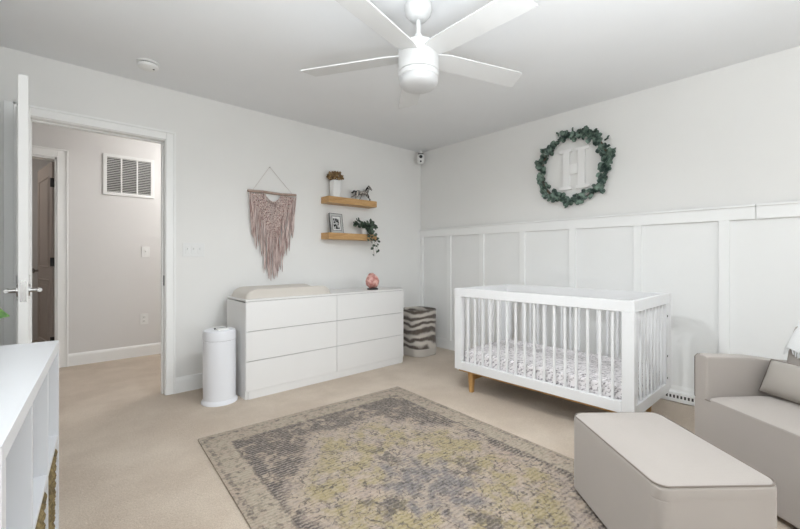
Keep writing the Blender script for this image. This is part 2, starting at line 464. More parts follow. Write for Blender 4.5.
# ------------------------------------------------------------------ doors
def lever(parent, sgn, y, z):
    """lever handle on a leaf whose face is at local x = sgn*.022"""
    x = sgn * .0195
    m = MB(); rot = Matrix.Rotation(PI / 2, 4, 'Y')
    pts = [(x, y, z), (x + sgn * .007, y, z)]
    m.tube(pts, .032, 20); m.tube([(x + sgn * .006, y, z), (x + sgn * .044, y, z)], .011, 12)
    m.tube([(x + sgn * .044, y - .012, z), (x + sgn * .044, y + .03, z), (x + sgn * .045, y + .075, z), (x + sgn * .042, y + .115, z)], [.0105, .0105, .009, .008], 12)
    return m.build('door_handle', M['chrome'], parent)
def panel_door(name, W, Ht, mat, label, thick=.039):
    """leaf in the local y/z plane, hinge at y=0 going to -y"""
    m = MB(); m.b2((-thick / 2, -W, .012), (thick / 2, 0, Ht), .002)
    for s in (-1, 1):
        for z0, z1 in ((.22, .86), (1.0, Ht - .14)):
            for y0, y1 in ((-W + .11, -.11),):
                x = s * thick / 2; fr = [(y0, z0), (y1, z0), (y1, z1), (y0, z1)]
                for i in range(4):
                    a, b = fr[i], fr[(i + 1) % 4]
                    m.tube([(x, a[0], a[1]), (x, b[0], b[1])], .009, 8)
                m.b2((min(x, x + s * .005), y0 + .05, z0 + .05), (max(x, x + s * .005), y1 - .05, z1 - .05), .003)
    return struct(name, m, mat, label)
d1 = panel_door('door_1', .76, 2.03, M['doorw'], 'white bedroom door standing open, seen edge-on')
d1.location = (DL - .010, WA - .012, 0); d1.rotation_euler.z = R(2.1)
lever(d1, 1, -.76 + .06, .92); lever(d1, -1, -.76 + .06, .92)
MB().b2((-.013, -.7612, .865), (.013, -.759, .975)).build('latch_plate', M['chrome'], d1, smooth=0)
for z in (.2, 1.0, 1.8):
    MB().tube([(-.028, .004, z), (-.028, .004, z + .09)], .008, 10).build('hinge', M['dark'], d1)
d2 = panel_door('door_2', .70, 2.06, M['doorh'], 'panelled door standing ajar beyond the hall, shade put into its colour')
d2.location = (hd1 - .02, HY + T - .01, 0); d2.rotation_euler.z = R(180 + 9.5)
m = MB(); m.tube([(.022, -.64, .95), (.05, -.64, .95)], .012, 12)
m.tube([(.05, -.64, .95), (.058, -.64, .95), (.075, -.64, .95), (.085, -.64, .95)], [.014, .026, .027, .014], 16); m.build('door_knob', M['chrome'], d2)
for z in (.25, 1.05, 1.85):
    MB().b2((-.03, -.012, z - .045), (.03, .004, z + .045), .001).build('hinge', M['dark'], d2)

# ------------------------------------------------------------------ wall plates, grille, detector, camera
def plate(name, label, cx, cz, y, wd, ht, kind):
    t = thing(name, label, 'switch' if kind != 'outlet' else 'outlet', (cx, y, cz))
    MB().box((0, -.003, 0), (wd, .006, ht), .002).build('cover_plate', M['plastic'], t)
    if kind == 'outlet':
        for s in (-1, 1):
            r = MB().box((0, -.006, s * .022), (.034, .004, .03), .0015).build('socket', M['plastic'], t)
            MB().box((-.006, -.0085, s * .022), (.003, .001, .012)).box((.006, -.0085, s * .022), (.003, .001, .012)).build('slot', M['dark'], r, smooth=0)
    else:
        n = 3 if kind == 'triple' else 1
        for i in range(n):
            x = (i - (n - 1) / 2) * .046
            MB().box((x, -.006, 0), (.033, .004, .066), .0015).box((x, -.009, .008), (.009, .01, .02), .002, rot=Matrix.Rotation(R(25), 4, 'X')).build('toggle', M['plastic'], t)
    return t
plate('light_switch', 'wide white multi-switch plate right of the doorway on the left wall', .889, 1.158, WA, .165, .115, 'triple')
plate('light_switch', 'small white single switch plate on the hall wall seen through the doorway', .800, 1.157, HY, .075, .118, 'single')
plate('wall_outlet', 'white power outlet low on the hall wall above the baseboard', .785, .409, HY, .075, .118, 'outlet')
g = thing('air_return_grille', 'white louvred air return grille high on the hall wall', 'vent', (.649, HY, 1.978))
m = MB(); gw, gh = .46, .435
for s in (-1, 1):
    m.box((s * (gw / 2 - .016), -.007, 0), (.032, .014, gh), .003); m.box((0, -.007, s * (gh / 2 - .016)), (gw - .06, .013, .032), .002)
    m.box((s * gw / 6 * .93, -.006, 0), (.014, .012, gh - .05), .002)
m.build('frame', M['plastic'], g)
m = MB()
for i in range(20):
    m.box((0, -.006, -gh / 2 + .04 + i * (gh - .08) / 19), (gw - .06, .014, .0022), rot=Matrix.Rotation(R(-32), 4, 'X'))
m.build('louvres', M['plastic'], g, smooth=0)
MB().box((0, -.001, 0), (gw - .05, .002, gh - .05)).build('backing', M['dark'], g, smooth=0)

t = thing('smoke_detector', 'round white smoke detector on the ceiling above the doorway', 'smoke detector', (.507, 3.17, H))
MB().lathe([(.066, 0), (.067, -.010), (.060, -.013)]).build('base', M['plastic'], t)
MB().lathe([(.058, -.0125), (.058, -.0165)]).build('vent_ring', M['dark'], t)
MB().lathe([(.060, -.016), (.063, -.019), (.060, -.034), (.047, -.042), (.02, -.045), (.0, -.045)]).build('cover', M['plastic'], t)
MB().lathe([(.006, -.044), (.006, -.047), (0, -.047)], (.03, -.02, 0), 12).build('test_button', M['dark'], t)

t = thing('security_camera', 'small white camera with black lens mounted in the corner under the ceiling', 'camera', (3.497, 3.497, 2.355), R(-45 - 90))
t.scale = (1.3, 1.3, 1.3); t.location = (3.48, 3.48, 2.35)
MB().box((-.0, 0, .045), (.045, .03, .05), .006).tube([(0, 0, .03), (.02, 0, .012)], .011, 12).build('bracket', M['plastic'], t)
b = MB(); b.lathe([(.0, .035), (.024, .033), (.036, .02), (.038, 0), (.036, -.03), (.026, -.055), (.0, -.06)], (.035, 0, -.01), 24); b.build('body', M['plastic'], t)
MB().tube([(.066, 0, -.004), (.077, 0, -.006)], [.017, .015], 16).build('lens', M['black'], t)
MB().tube([(.058, 0, -.042), (.070, 0, -.05)], [.010, .008], 12).build('sensor', M['black'], t)
MB().box((.02, 0, .034), (.03, .05, .008), .003).build('clip', M['gap'], t)

t = thing('floor_register', 'white slotted air register in the baseboard between crib and armchair', 'vent', (WB - .016, .80, .0))
MB().b2((-.02, -.15, .004), (0, .15, .075), .004).build('cover', M['trim'], t)
for i in range(12):
    MB().b2((-.0215, -.135 + i * .023, .034), (-.0195, -.123 + i * .023, .056)).build('slot', M['gap'], t, smooth=0)

# ------------------------------------------------------------------ ceiling fan
FX, FY = 1.452, 1.47
t = thing('ceiling_fan', 'white five-blade ceiling fan with round light hanging from the ceiling', 'ceiling fan', (FX, FY, H))
MB().lathe([(.060, 0), (.070, -.010), (.073, -.038), (.066, -.066), (.046, -.088), (.02, -.096)], n=40).build('canopy', M['fan'], t)
MB().lathe([(.0125, -.09), (.0125, -.23)], n=16).build('downrod', M['fan'], t)
MB().lathe([(.014, -.165), (.022, -.175), (.028, -.21), (.036, -.226), (.02, -.232)], n=24).build('coupling', M['fan'], t)
MB().lathe([(.02, -.222), (.088, -.226), (.101, -.233), (.106, -.246), (.107, -.33), (.107, -.368), (.104, -.371)], n=48).build('motor_housing', M['fan'], t)
MB().lathe([(.100, -.369), (.100, -.375)], n=48).build('shadow_ring', M['gap'], t)
MB().lathe([(.105, -.374), (.107, -.377), (.107, -.398), (.103, -.401)], n=48).build('light_ring', M['fan'], t)
MB().lathe([(.102, -.398), (.104, -.412), (.100, -.432), (.086, -.447), (.05, -.455), (.0, -.457)], n=48).build('light_globe', M['glassw'], t)
camdir = math.atan2(-.6684, .7438)      # world angle of camera right
for a in (22, 94, 166, 238, 310):
    th = R(a) + camdir
    m = MB()
    outline = [(.095, .048), (.16, .062), (.62, .067), (.655, .063)]
    L = [Vector((x - (.0 if x < .6 else .03), -wd)) for x, wd in outline] + [Vector((x, wd)) for x, wd in reversed(outline)]
    m.loft([[Vector((p.x, p.y, z)) for p in L] for z in (-.003, .003)])
    bl = m.build('blade', M['fan'], t, (0, 0, -.282), 0)
    bl.rotation_euler = (R(-10), R(1.6), th); bl.rotation_mode = 'XYZ'
    MB().box((.115, 0, .004), (.07, .05, .006), .002).build('blade_iron', M['fan'], bl)

# ------------------------------------------------------------------ dresser and what stands on it
t = thing('dresser', 'long white six-drawer dresser against the left wall', 'dresser', (1.114, 3.002, 0))
DW, DD, DZ = 1.635, .43, .770
m = MB(); m.b2((0, .012, 0), (.022, DD, DZ - .025), .002); m.b2((DW - .022, .012, 0), (DW, DD, DZ - .025), .002)
m.b2((.022, .025, .02), (DW - .022, DD, DZ - .03)); m.b2((.022, .003, 0), (DW - .022, .03, .0625), .001)
m.build('body', M['foil'], t)
MB().b2((0, 0, DZ - .016), (DW, DD, DZ), .002).build('top', M['foil'], t)
MB().b2((.0225, .010, .063), (DW - .0225, .026, DZ - .017)).build('shadow_gap', M['gap2'], t, smooth=0)
dh = (DZ - .0165 - .062) / 3
for c in range(2):
    for r in range(3):
        x0 = .003 + c * (DW / 2 - .001); x1 = x0 + DW / 2 - .0045; z0 = .064 + r * dh
        m = MB(); m.b2((x0, 0, z0), (x1, .018, z0 + dh - .0045), .0012)
        m.build('drawer', M['foil'], t)
# changing pad: contoured foam
m = MB(); L, W2 = .385, .19
def padpt(u, v):
    a = (u - .5) * 2; b = (v - .5) * 2
    z = .058 + .024 * abs(b) ** 2.2
    ed = max(0, (abs(a) - .72) / .28); z *= (1 - ed ** 2.2) ** .6 if ed < 1 else 0
    eb = max(0, (abs(b) - .86) / .14); z *= (1 - eb ** 2.4) ** .5 if eb < 1 else 0
    return Vector((a * L * (1 - .05 * eb), b * W2 * (1 - .05 * ed), z))
m.grid(padpt, 48, 32)
m.grid(lambda u, v: Vector(((u - .5) * 2 * L, (v - .5) * 2 * W2, .0005)), 1, 1)
o = m.build('changing_pad', M['pad'], None, (1.515, 3.215, DZ), 0); tag(o, 'beige contoured changing pad on the left end of the dresser', 'changing pad')
t = thing('salt_lamp', 'small faceted pink crystal lamp on the right end of the dresser', 'lamp', (2.44, 3.13, DZ))
MB().lathe([(.05, 0), (.052, .004), (.05, .012), (.04, .014)], n=24).build('base', M['dark'], t)
m = MB(); r2 = random.Random(3)
bmesh.ops.create_icosphere(m.bm, subdivisions=2, radius=1.)
for v in m.bm.verts:
    f = 1 + r2.uniform(-.16, .14); z = v.co.z
    v.co = Vector((v.co.x * .060 * f * (1.06 - .12 * z), v.co.y * .058 * f, .082 + z * .072 * (1 + r2.uniform(-.08, .12))))
for v in m.bm.verts: v.co.z = max(v.co.z, .012)
m.build('crystal', M['salt'], t, smooth=0); t.scale = (1.1, 1.1, 1.08)

# diaper pail
t = thing('diaper_pail', 'white steel diaper pail beside the left side of the dresser', 'bin', (.966, 3.135, 0))
MB().lathe([(.128, 0), (.128, .012), (.119, .026), (.117, .03)], n=48).build('base_ring', M['steel'], t)
MB().lathe([(.115, .026), (.115, .47), (.112, .472)], n=48).build('body', M['steel'], t)
MB().lathe([(.113, .470), (.113, .474)], n=48).build('seam', M['gap'], t)
MB().lathe([(.115, .473), (.117, .478), (.117, .525), (.110, .543), (.09, .551), (.0, .553)], n=48).build('lid', M['steel'], t)
m = MB(); m.b2((-.04, -.09, .549), (.04, .03, .562), .005); m.build('slide_handle', M['plastic'], t)
MB().b2((-.045, -.03, .5515), (.045, -.022, .5635)).build('slide_slot', M['gap'], t, smooth=0)

# hamper
t = thing('laundry_hamper', 'grey zebra-striped fabric hamper standing in the corner', 'hamper', (3.145, 3.18, 0))
def hamp(z, r, bulge=0): return [Vector((p.x * (1 + .018 * math.sin(5 * math.atan2(p.y, p.x) + z * 9)), p.y, z)) for p in rrect(r, r, r * .72, z, 9)]
m = MB(); zs = [.085, .15, .24, .33, .42, .47, .50]
rings = [hamp(z, .176 + .004 * math.sin(z * 18)) for z in zs] + [hamp(.503, .170)] + [hamp(z, .164) for z in (.49, .3, .09)]
m.loft(rings); m.build('body', M['fur'], t)
m = MB(); m.loft([hamp(z, r) for z, r in ((0, .172), (.006, .178), (.085, .181), (.092, .176))]); m.build('base_band', M['basew'], t)
hv = Vector((-3.145, -3.18, 0)).normalized()
ha = math.atan2(hv.y, hv.x)
ring = []
def on_h(a, r=.19): return Vector((math.cos(a), math.sin(a), 0)) * r
m = MB(); c = on_h(ha + .12, .168); sdv = Vector((-math.sin(ha), math.cos(ha), 0))
m.loft([[c + hv * q + sdv * .036 * math.cos(2 * PI * i / 20) + Vector((0, 0, .425 + .019 * math.sin(2 * PI * i / 20))) for i in range(20)] for q in (0., .022)])
m.build('handle_hole', M['black'], t)
m = MB(); m.loft([hamp(.496, .166), hamp(.512, .174), hamp(.498, .181)], cap=False); m.build('rim', M['fur'], t)

# ------------------------------------------------------------------ floating shelves and their things
for z, lab in ((1.653, 'oak floating shelf, the upper of two on the left wall'), (1.283, 'oak floating shelf, the lower of two on the left wall')):
    m = MB(); m.b2((-.31, -.15, 0), (.31, 0, .066), .003)
    o = m.build('floating_shelf', M['oak'], None, (2.40, WA, z)); tag(o, lab, 'shelf', 'oak floating shelves')
SZ1, SZ2 = 1.719, 1.349
t = thing('flower_vase', 'slim white vase with dried brown flowers on the upper shelf', 'vase', (2.215, 3.475, SZ1))
m = MB(); m.loft([rrect(r, r, r * .5, z, 4) for r, z in ((.044, 0), (.047, .006), (.047, .17), (.043, .178), (.036, .178), (.036, .16))]); m.build('vase', M['ceramic'], t)
m = MB(); r3 = random.Random(5)
for i in range(170):
    d = Vector((r3.gauss(0, 1), r3.gauss(0, 1), r3.gauss(0, 1))).normalized()
    d.z = d.z * .8
    p = Vector((-.005 if d.x < 0 else .008, 0, .222)) + Vector((d.x * .062, d.y * .05, d.z * .042)) * r3.uniform(.7, 1.1)
    m.leaf(p, (d + Vector((r3.uniform(-.8, .8), r3.uniform(-.8, .8), r3.uniform(-.5, .8)))), d, .032, .022)
m.leaf(Vector((.05, 0, .25)), Vector((1, 0, -.15)), Vector((0, 0, 1)), .045, .03)
m.build('flower_head', M['dried'], t)
m = MB()
for dx in (-.012, 0, .012): m.tube([(dx * .4, 0, .1), (dx, 0, .20)], .0025, 6)
m.build('stem', M['stem'], t)

def skin_mesh(name, verts, edges, rad, mat, parent, sub=2):
    me = bpy.data.meshes.new(name); me.from_pydata(verts, edges, []); me.materials.append(mat)
    o = bpy.data.objects.new(name, me); C.objects.link(o); o.parent = parent
    sk = o.modifiers.new('skin', 'SKIN'); sk.use_smooth_shade = True
    if not me.skin_vertices: me.attributes  # noqa
    sv = me.skin_vertices[0].data if me.skin_vertices else None
    if sv:
        for i, r in enumerate(rad): sv[i].radius = (r, r); sv[i].use_root = (i == 0)
    s2 = o.modifiers.new('sub', 'SUBSURF'); s2.levels = s2.render_levels = sub
    return o
def tube_fig(m, chains):
    for pts, rr in chains:
        # smooth the chain by subdividing with Catmull-Rom
        P = [Vector(p) for p in pts]; out = []; ro = []
        for i in range(len(P) - 1):
            p0, p1, p2, p3 = P[max(i - 1, 0)], P[i], P[i + 1], P[min(i + 2, len(P) - 1)]
            for q in range(4):
                u = q / 4
                out.append(.5 * (2 * p1 + (p2 - p0) * u + (2 * p0 - 5 * p1 + 4 * p2 - p3) * u * u + (3 * p1 - p0 - 3 * p2 + p3) * u ** 3))
                ro.append(rr[i] + (rr[i + 1] - rr[i]) * u)
        out.append(P[-1]); ro.append(rr[-1])
        m.tube(out, ro, 10)
t = thing('toy_horse', 'black and white galloping horse figurine on the upper shelf', 'figurine', (2.565, 3.475, SZ1))
m = MB()
tube_fig(m, [
    ([(-.085, 0, .086), (-.07, 0, .088), (-.03, 0, .083), (.02, 0, .087), (.06, 0, .098), (.075, 0, .10)], [.006, .024, .024, .023, .026, .012]),   # trunk
    ([(.055, 0, .10), (.075, 0, .128), (.092, 0, .152)], [.024, .018, .014]),                                     # neck
    ([(.082, 0, .158), (.095, 0, .160), (.118, 0, .143), (.13, 0, .134)], [.008, .016, .011, .009]),             # head
    ([(.058, .012, .085), (.085, .014, .058), (.108, .014, .036), (.124, .014, .026)], [.014, .009, .006, .006]),          # front legs
    ([(.055, -.012, .085), (.075, -.014, .05), (.088, -.014, .02), (.104, -.014, .010)], [.014, .009, .006, .006]),
    ([(-.068, .012, .085), (-.09, .014, .06), (-.108, .014, .044), (-.138, .014, .030)], [.018, .010, .006, .006]),      # hind legs
    ([(-.066, -.012, .085), (-.075, -.014, .05), (-.10, -.014, .034), (-.112, -.014, .008)], [.018, .010, .006, .006]),
])
for s in (-1, 1): m.tube([(.088, s * .008, .166), (.086, s * .009, .184)], [.005, .001], 6)
m.build('body', M['coat'], t)
m = MB(); tube_fig(m, [([(.084, 0, .172), (.068, 0, .152), (.052, 0, .128), (.04, 0, .112)], [.004, .009, .009, .004])]); m.build('mane', M['black'], t)
m = MB(); tube_fig(m, [([(-.086, 0, .094), (-.112, 0, .096), (-.135, 0, .075), (-.15, 0, .082)], [.006, .010, .009, .002])]); m.build('tail', M['black'], t)
m = MB(); m.box((-.02, 0, .004), (.22, .05, .008), .003); tube_fig(m, [([(-.04, 0, .006), (-.02, 0, .04), (-.005, 0, .07)], [.004, .004, .004])]); m.build('stand', M['dark'], t)

t = thing('photo_frame', 'silver mirrored photo frame with black and white print on the lower shelf', 'picture frame', (2.225, 3.455, SZ2), R(6))
fr = MB(); fw, fh = .165, .205
tilt = Matrix.Rotation(R(-8), 4, 'X')
def tb(m, c, d, bev): m.box(tilt @ Vector(c), d, bev, rot=tilt)
for s in (-1, 1):
    tb(fr, (s * (fw / 2 - .014), 0, fh / 2), (.028, .012, fh), .004); tb(fr, (0, 0, fh / 2 + s * (fh / 2 - .014)), (fw - .05, .012, .028), .004)
fr.build('frame', M['mirror'], t)
m = MB(); tb(m, (0, .002, fh / 2), (fw - .05, .006, fh - .05), 0); m.build('mat_board', M['paper'], t, smooth=0)
m = MB(); tb(m, (0, -.0015, fh / 2 - .004), (.078, .002, .112), 0); m.build('print', M['print'], t, smooth=0)
m = MB(); m.box((0, .055, .07), (.05, .004, .15), 0, rot=Matrix.Rotation(R(22), 4, 'X')); m.build('easel_back', M['gap'], t, smooth=0)
m = MB()
for s in (-1, 1):
    tb(m, (s * (fw / 2 - .0285), -.005, fh / 2), (.003, .004, fh - .05), 0); tb(m, (s * (fw / 2 + .0005), 0, fh / 2), (.003, .013, fh), 0)
    tb(m, (0, -.005, fh / 2 + s * (fh / 2 - .0285)), (fw - .05, .004, .003), 0); tb(m, (0, 0, fh / 2 + s * (fh / 2 + .0005)), (fw, .013, .003), 0)
m.build('dark_edging', M['dark'], t, smooth=0)

t = thing('trailing_plant', 'dark green trailing plant spilling over the right end of the lower shelf', 'plant', (2.60, 3.475, SZ2))
MB().lathe([(.034, 0), (.036, .004), (.044, .062), (.046, .066), (.042, .068), (.036, .06), (.0, .058)], n=24).build('pot', M['ceramic'], t)
r4 = random.Random(11); lv = MB(); st = MB()
chains = [((-.02, -.01, .05), (-.08, -.03, .12), (-.15, -.03, .11)), ((0, 0, .05), (-.05, -.02, .15), (-.12, -.03, .145)),
          ((.01, 0, .05), (.03, -.03, .15), (.06, -.03, .13)), ((.02, 0, .05), (.09, -.03, .13), (.12, -.04, .07)),
          ((.0, -.02, .05), (.02, -.08, .08), (.0, -.11, .0)), ((.02, -.02, .05), (.06, -.1, .04), (.05, -.12, -.12)),
          ((.02, -.02, .05), (.08, -.09, .04), (.10, -.10, -.08)), ((.02, -.02, .05), (.05, -.11, 0), (.07, -.12, -.21)),
          ((.03, -.02, .05), (.10, -.08, 0), (.115, -.09, -.17)), ((0, -.02, .05), (.0, -.12, .03), (.01, -.12, -.15)), ((0, -.02, .05), (.03, -.11, .03), (.035, -.12, -.24)), ((.0, -.02, .05), (-.04, -.10, .04), (-.05, -.11, -.06)), ((0, 0, .05), (0, -.03, .1), (-.02, -.05, .11)), ((0, 0, .05), (.04, -.04, .1), (.05, -.06, .1))]
for ci, ch in enumerate(chains):
    P = [Vector(p) for p in ch]
    pts = [P[0] * (1 - u) ** 2 + P[1] * 2 * u * (1 - u) + P[2] * u * u for u in [i / 8 for i in range(9)]]
    st.tube(pts, .0016, 5)
    low = P[2].z < 0
    for u in ([.35, .6, .8, .98] if low else [.3, .45, .6, .72, .85, .98]):
        q = P[0] * (1 - u) ** 2 + P[1] * 2 * u * (1 - u) + P[2] * u * u
        for e in range(1 if low else 2):
            d = Vector((r4.uniform(-1, 1), r4.uniform(-.6, .1), r4.uniform(-.5, .5)))
            sz = r4.uniform(.036, .052) * (.75 if low else 1)
            lv.leaf(q, d, Vector((r4.uniform(-.5, .5), -1, .5)), sz, sz * .85, .2)
st.build('stem', M['stem'], t); lv.build('leaves', M['leaf2'], t, recalc=False)

# ------------------------------------------------------------------ macrame
MX, MZ = 1.563, 1.70
t = thing('macrame_hanging', 'dusty pink macrame hanging with long fringe above the dresser', 'wall hanging', (MX, WA - .022, MZ))
MB().tube([(-.235, 0, -.002), (-.1, 0, .003), (.08, 0, -.003), (.235, 0, .006)], [.012, .013, .012, .0125], 12).build('rod', M['drift'], t)
MB().tube([(-.19, -.004, .01), (-.03, .006, .242), (-.026, .008, .242), (.195, -.004, .01)], .0022, 6).build('hanging_cord', M['cordw'], t)
MB().tube([(-.028, .022, .24), (-.028, .0, .24)], .004, 8).build('nail', M['chrome'], t)
r5 = random.Random(21)
def botz(x):      # stepped lower outline of the fringe
    a = abs(x + .003)
    return -.79 if a < .055 else (-.72 if a < .095 else (-.60 if a < .14 else (-.51 if a < .185 else -.40)))
def vtop(x): return -.10 - .36 * max(0, 1 - abs(x + .004) / .19) ** .9       # where the loose fringe starts (the V)
# knotted bands: each diagonal and the net of knots inside the V
m = MB()
for s in (-1, 1):
    for k in range(5):
        o = k * .026
        P = []
        for i in range(25):
            u = i / 24; x = s * (.214 - o * .9 - u * (.205 - o * .9)); z = -.02 - o * .0 - u * (.40 - o * .75) + .004 * math.sin(i * PI / 2)
            P.append((x, -.006 - .004 * math.cos(i * PI), z))
        m.tube(P, .0062, 7)
    for k in range(9):        # open diamond net between the bands
        for dr in (-1, 1):
            x0 = .075 + k * .016; P = []
            for i in range(13):
                u = i / 12; x = x0 + dr * .05 * u + .003 * math.sin(u * 25 + k); z = -.02 - u * .19
                if -z > .02 + .40 * (1 - min(x, .214) / .214) * .98 or x > .222: break
                P.append((s * x, -.006 - .003 * dr * math.cos(u * 18 + k), z))
            if len(P) > 2: m.tube(P, .0042, 6)
for k in range(15):      # centre hangs from the scoop
    x = -.088 + k * .0126
    z0 = -.0 - .075 * math.sqrt(max(0, 1 - (x / .1) ** 2)) - .012
    m.tube([(x, -.004, z0), (x + .002, -.006, (z0 - .33) / 2), (x * .8, -.005, -.40 + abs(x) * 1.6)], .0048, 6)
m.tube([(-.105 + .21 * i / 16, -.008, -.0 - .085 * math.sin(PI * i / 16)) for i in range(17)], .006, 7)
for i in range(46):       # knots where the bands cross
    s = r5.choice((-1, 1)); u = r5.random(); x = s * (.20 - .15 * u) + r5.uniform(-.02, .02); z = -.06 - .28 * u + r5.uniform(-.02, .05)
    c = Vector((x, -.013, z)); m.tube([c + Vector((-.008, 0, -.006)), c, c + Vector((.008, 0, .006))], [.003, .008, .003], 8)
for i in range(-4, 5):
    for q in range(3):
        c = Vector((i * .014, -.014, -.385 - q * .022 + abs(i) * .012)); m.tube([c + Vector((-.006, 0, 0)), c, c + Vector((.006, 0, 0))], [.004, .009, .004], 8)
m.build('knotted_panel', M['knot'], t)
m = MB()
n = 46
for i in range(n):
    x = -.225 + .45 * i / (n - 1); z0 = -.015 - .40 * max(0, 1 - abs(x) / .225)
    zb = botz(x) + r5.uniform(-.035, .03); sw = r5.uniform(-.008, .008)
    y0 = -.010 - (i % 3) * .004
    pts = [(x + sw * u * 2 - x * .1 * u + .002 * math.sin(u * 9 + i), y0 - .004 * math.sin(u * 5 + i), z0 + (zb - z0) * u) for u in [k / 8 for k in range(9)]]
    m.tube(pts, [.0045 + .0008 * (i % 2)] * 7 + [.0042, .002], 6)
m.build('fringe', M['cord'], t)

# ------------------------------------------------------------------ wreath and letter
WY, WZ, WR = 1.588, 1.91, .300
t = thing('wreath', 'round green eucalyptus wreath on the right wall above the crib', 'wreath', (WB, WY, WZ))
MB().tube([(-.012, WR * math.cos(2 * PI * i / 40), WR * math.sin(2 * PI * i / 40)) for i in range(40)], .011, 8, closed=True).build('vine_ring', M['stem'], t)
m = MB(); r6 = random.Random(2)
for i in range(400):
    a = r6.uniform(0, 2 * PI); off = r6.gauss(0, .017); lobe = .010 * math.sin(a * 7)
    p = Vector((-.022 - r6.uniform(-.012, .028), (WR + off + lobe) * math.cos(a), (WR + off + lobe) * math.sin(a)))
    tang = Vector((0, -math.sin(a), math.cos(a))); rad = Vector((0, math.cos(a), math.sin(a)))
    d = tang * r6.uniform(.2, 1) + rad * r6.uniform(-.9, 1.0) + Vector((-r6.uniform(.0, .7), 0, 0))
    sz = r6.uniform(.034, .054)
    m.leaf(p, d, Vector((-1, r6.uniform(-.6, .6), r6.uniform(-.6, .6))), sz, sz * .9, .15)
for a in (2.9, 1.2, .65, 2.55):      # few longer sprigs
    for k in range(3):
        rad = Vector((0, math.cos(a), math.sin(a))); p = Vector((-.03, 0, 0)) + rad * (WR + .03 + k * .015)
        m.leaf(p, rad + Vector((0, r6.uniform(-.5, .5), r6.uniform(-.5, .5))), Vector((-1, 0, 0)), .028, .018)
m.build('leaves', M['leaf'], t, recalc=False)
m = MB(); lz0, lz1 = 1.715, 2.085
for y0, y1 in ((1.615, 1.677), (1.478, 1.541)): m.b2((WB - .02, y0, lz0), (WB, y1, lz1), .003)
m.b2((WB - .02, 1.541, 1.855), (WB, 1.615, 1.945), .003)
for z0, z1 in ((lz0 - .0, lz0 + .03), (lz1 - .03, lz1)):
    m.b2((WB - .021, 1.595, z0), (WB, 1.712, z1), .003); m.b2((WB - .021, 1.442, z0), (WB, 1.56, z1), .003)
o = m.build('wall_letter', M['letter']); tag(o, 'white slab-serif letter H on the wall inside the wreath', 'letter')

# ------------------------------------------------------------------ crib
CX0, CX1, CY0, CY1 = 2.485, 3.235, .762, 2.092
t = thing('crib', 'white slatted crib with tan wooden legs in front of the panelled wall', 'crib', (CX0, CY0, 0))
CL, CW = CY1 - CY0, CX1 - CX0; Z0, Z1 = .182, .842
PW = .068; PT = .036
def side(x0, x1, nm):
    m = MB()
    m.b2((x0, 0, Z1 - .066), (x1, CL, Z1), .003); m.b2((x0, PW, Z0), (x1, CL - PW, Z0 + .066), .003)
    m.b2((x0, 0, Z0), (x1, PW, Z1 - .066), .003); m.b2((x0, CL - PW, Z0), (x1, CL, Z1 - .066), .003)
    s = m.build(nm, M['cribw'], t)
    for i in range(16):
        y = PW + (i + .5 + .25) * (CL - 2 * PW) / 16.5
        MB().b2(((x0 + x1) / 2 - .007, y - .0085, Z0 + .06), ((x0 + x1) / 2 + .007, y + .0085, Z1 - .06), .003).build('slat', M['cribw'], s)
    return s
side(0, PT, 'front_rail'); side(CW - PT, CW, 'back_rail')
def end(y0, y1):
    m = MB(); q = .048
    m.b2((PT, y0, Z1 - .066), (CW - PT, y1, Z1), .003); m.b2((PT, y0, Z0 - .02), (CW - PT, y1, Z0 + .05), .003)
    m.b2((PT, y0, Z0), (q, y1, Z1 - .06), .002); m.b2((CW - .115, y0 - .001, Z0 - .02), (CW - PT, y1, Z1 - .066), .003)
    s = m.build('end_panel', M['cribw'], t)
    for i in range(8):
        x = q + (i + .7) * (CW - .115 - q) / 8.4
        MB().b2((x - .0085, (y0 + y1) / 2 - .007, Z0 + .04), (x + .0085, (y0 + y1) / 2 + .007, Z1 - .06), .003).build('slat', M['cribw'], s)
    return s
e0 = end(.002, .034); end(CL - .034, CL - .002)
for z in (.692, .418, .268):
    MB().tube([(CW - .085, .003, z), (CW - .085, -.001, z)], .0075, 10).build('screw', M['dark'], e0)
m = MB(); B = .163
m.b2((.026, .02, B), (.07, CL - .02, Z0 + .002), .002); m.b2((CW - .06, .02, B), (CW - .012, CL - .02, Z0 + .002), .002)
m.b2((.06, .02, B), (CW - .06, .07, Z0 - .021), .002); m.b2((.06, CL - .07, B), (CW - .06, CL - .02, Z0 - .021), .002)
for y in (.085, CL - .135): m.b2((.10, y, .10), (CW - .04, y + .05, B + .004), .002)
m.build('base_frame', M['legw'], t)
for x in (.07, CW - .07):
    for y in (.12, CL - .12):
        MB().loft([rrect(r, r, r * .6, z, 4, x, y) for r, z in ((.0155, 0), (.017, .006), (.026, B + .002))]).build('leg', M['legw'], t)
MB().b2((PT + .005, .036, Z0 + .03), (CW - PT - .005, CL - .036, Z0 + .05)).build('mattress_support', M['cribw'], t, smooth=0)
m = MB(); hx, hy = (CW - 2 * PT) / 2 - .006, CL / 2 - .042
m.loft([rrect(hx - a, hy - a, .05, z) for a, z in ((.012, 0), (.002, .008), (0, .03), (0, .075), (.004, .092), (.016, .103), (.05, .108), (.14, .112), (.24, .113))])
o = m.build('crib_mattress', M['sheet'], None, ((CX0 + CX1) / 2, (CY0 + CY1) / 2, Z0 + .051)); tag(o, 'crib mattress in a grey feather-print fitted sheet inside the white crib', 'mattress')

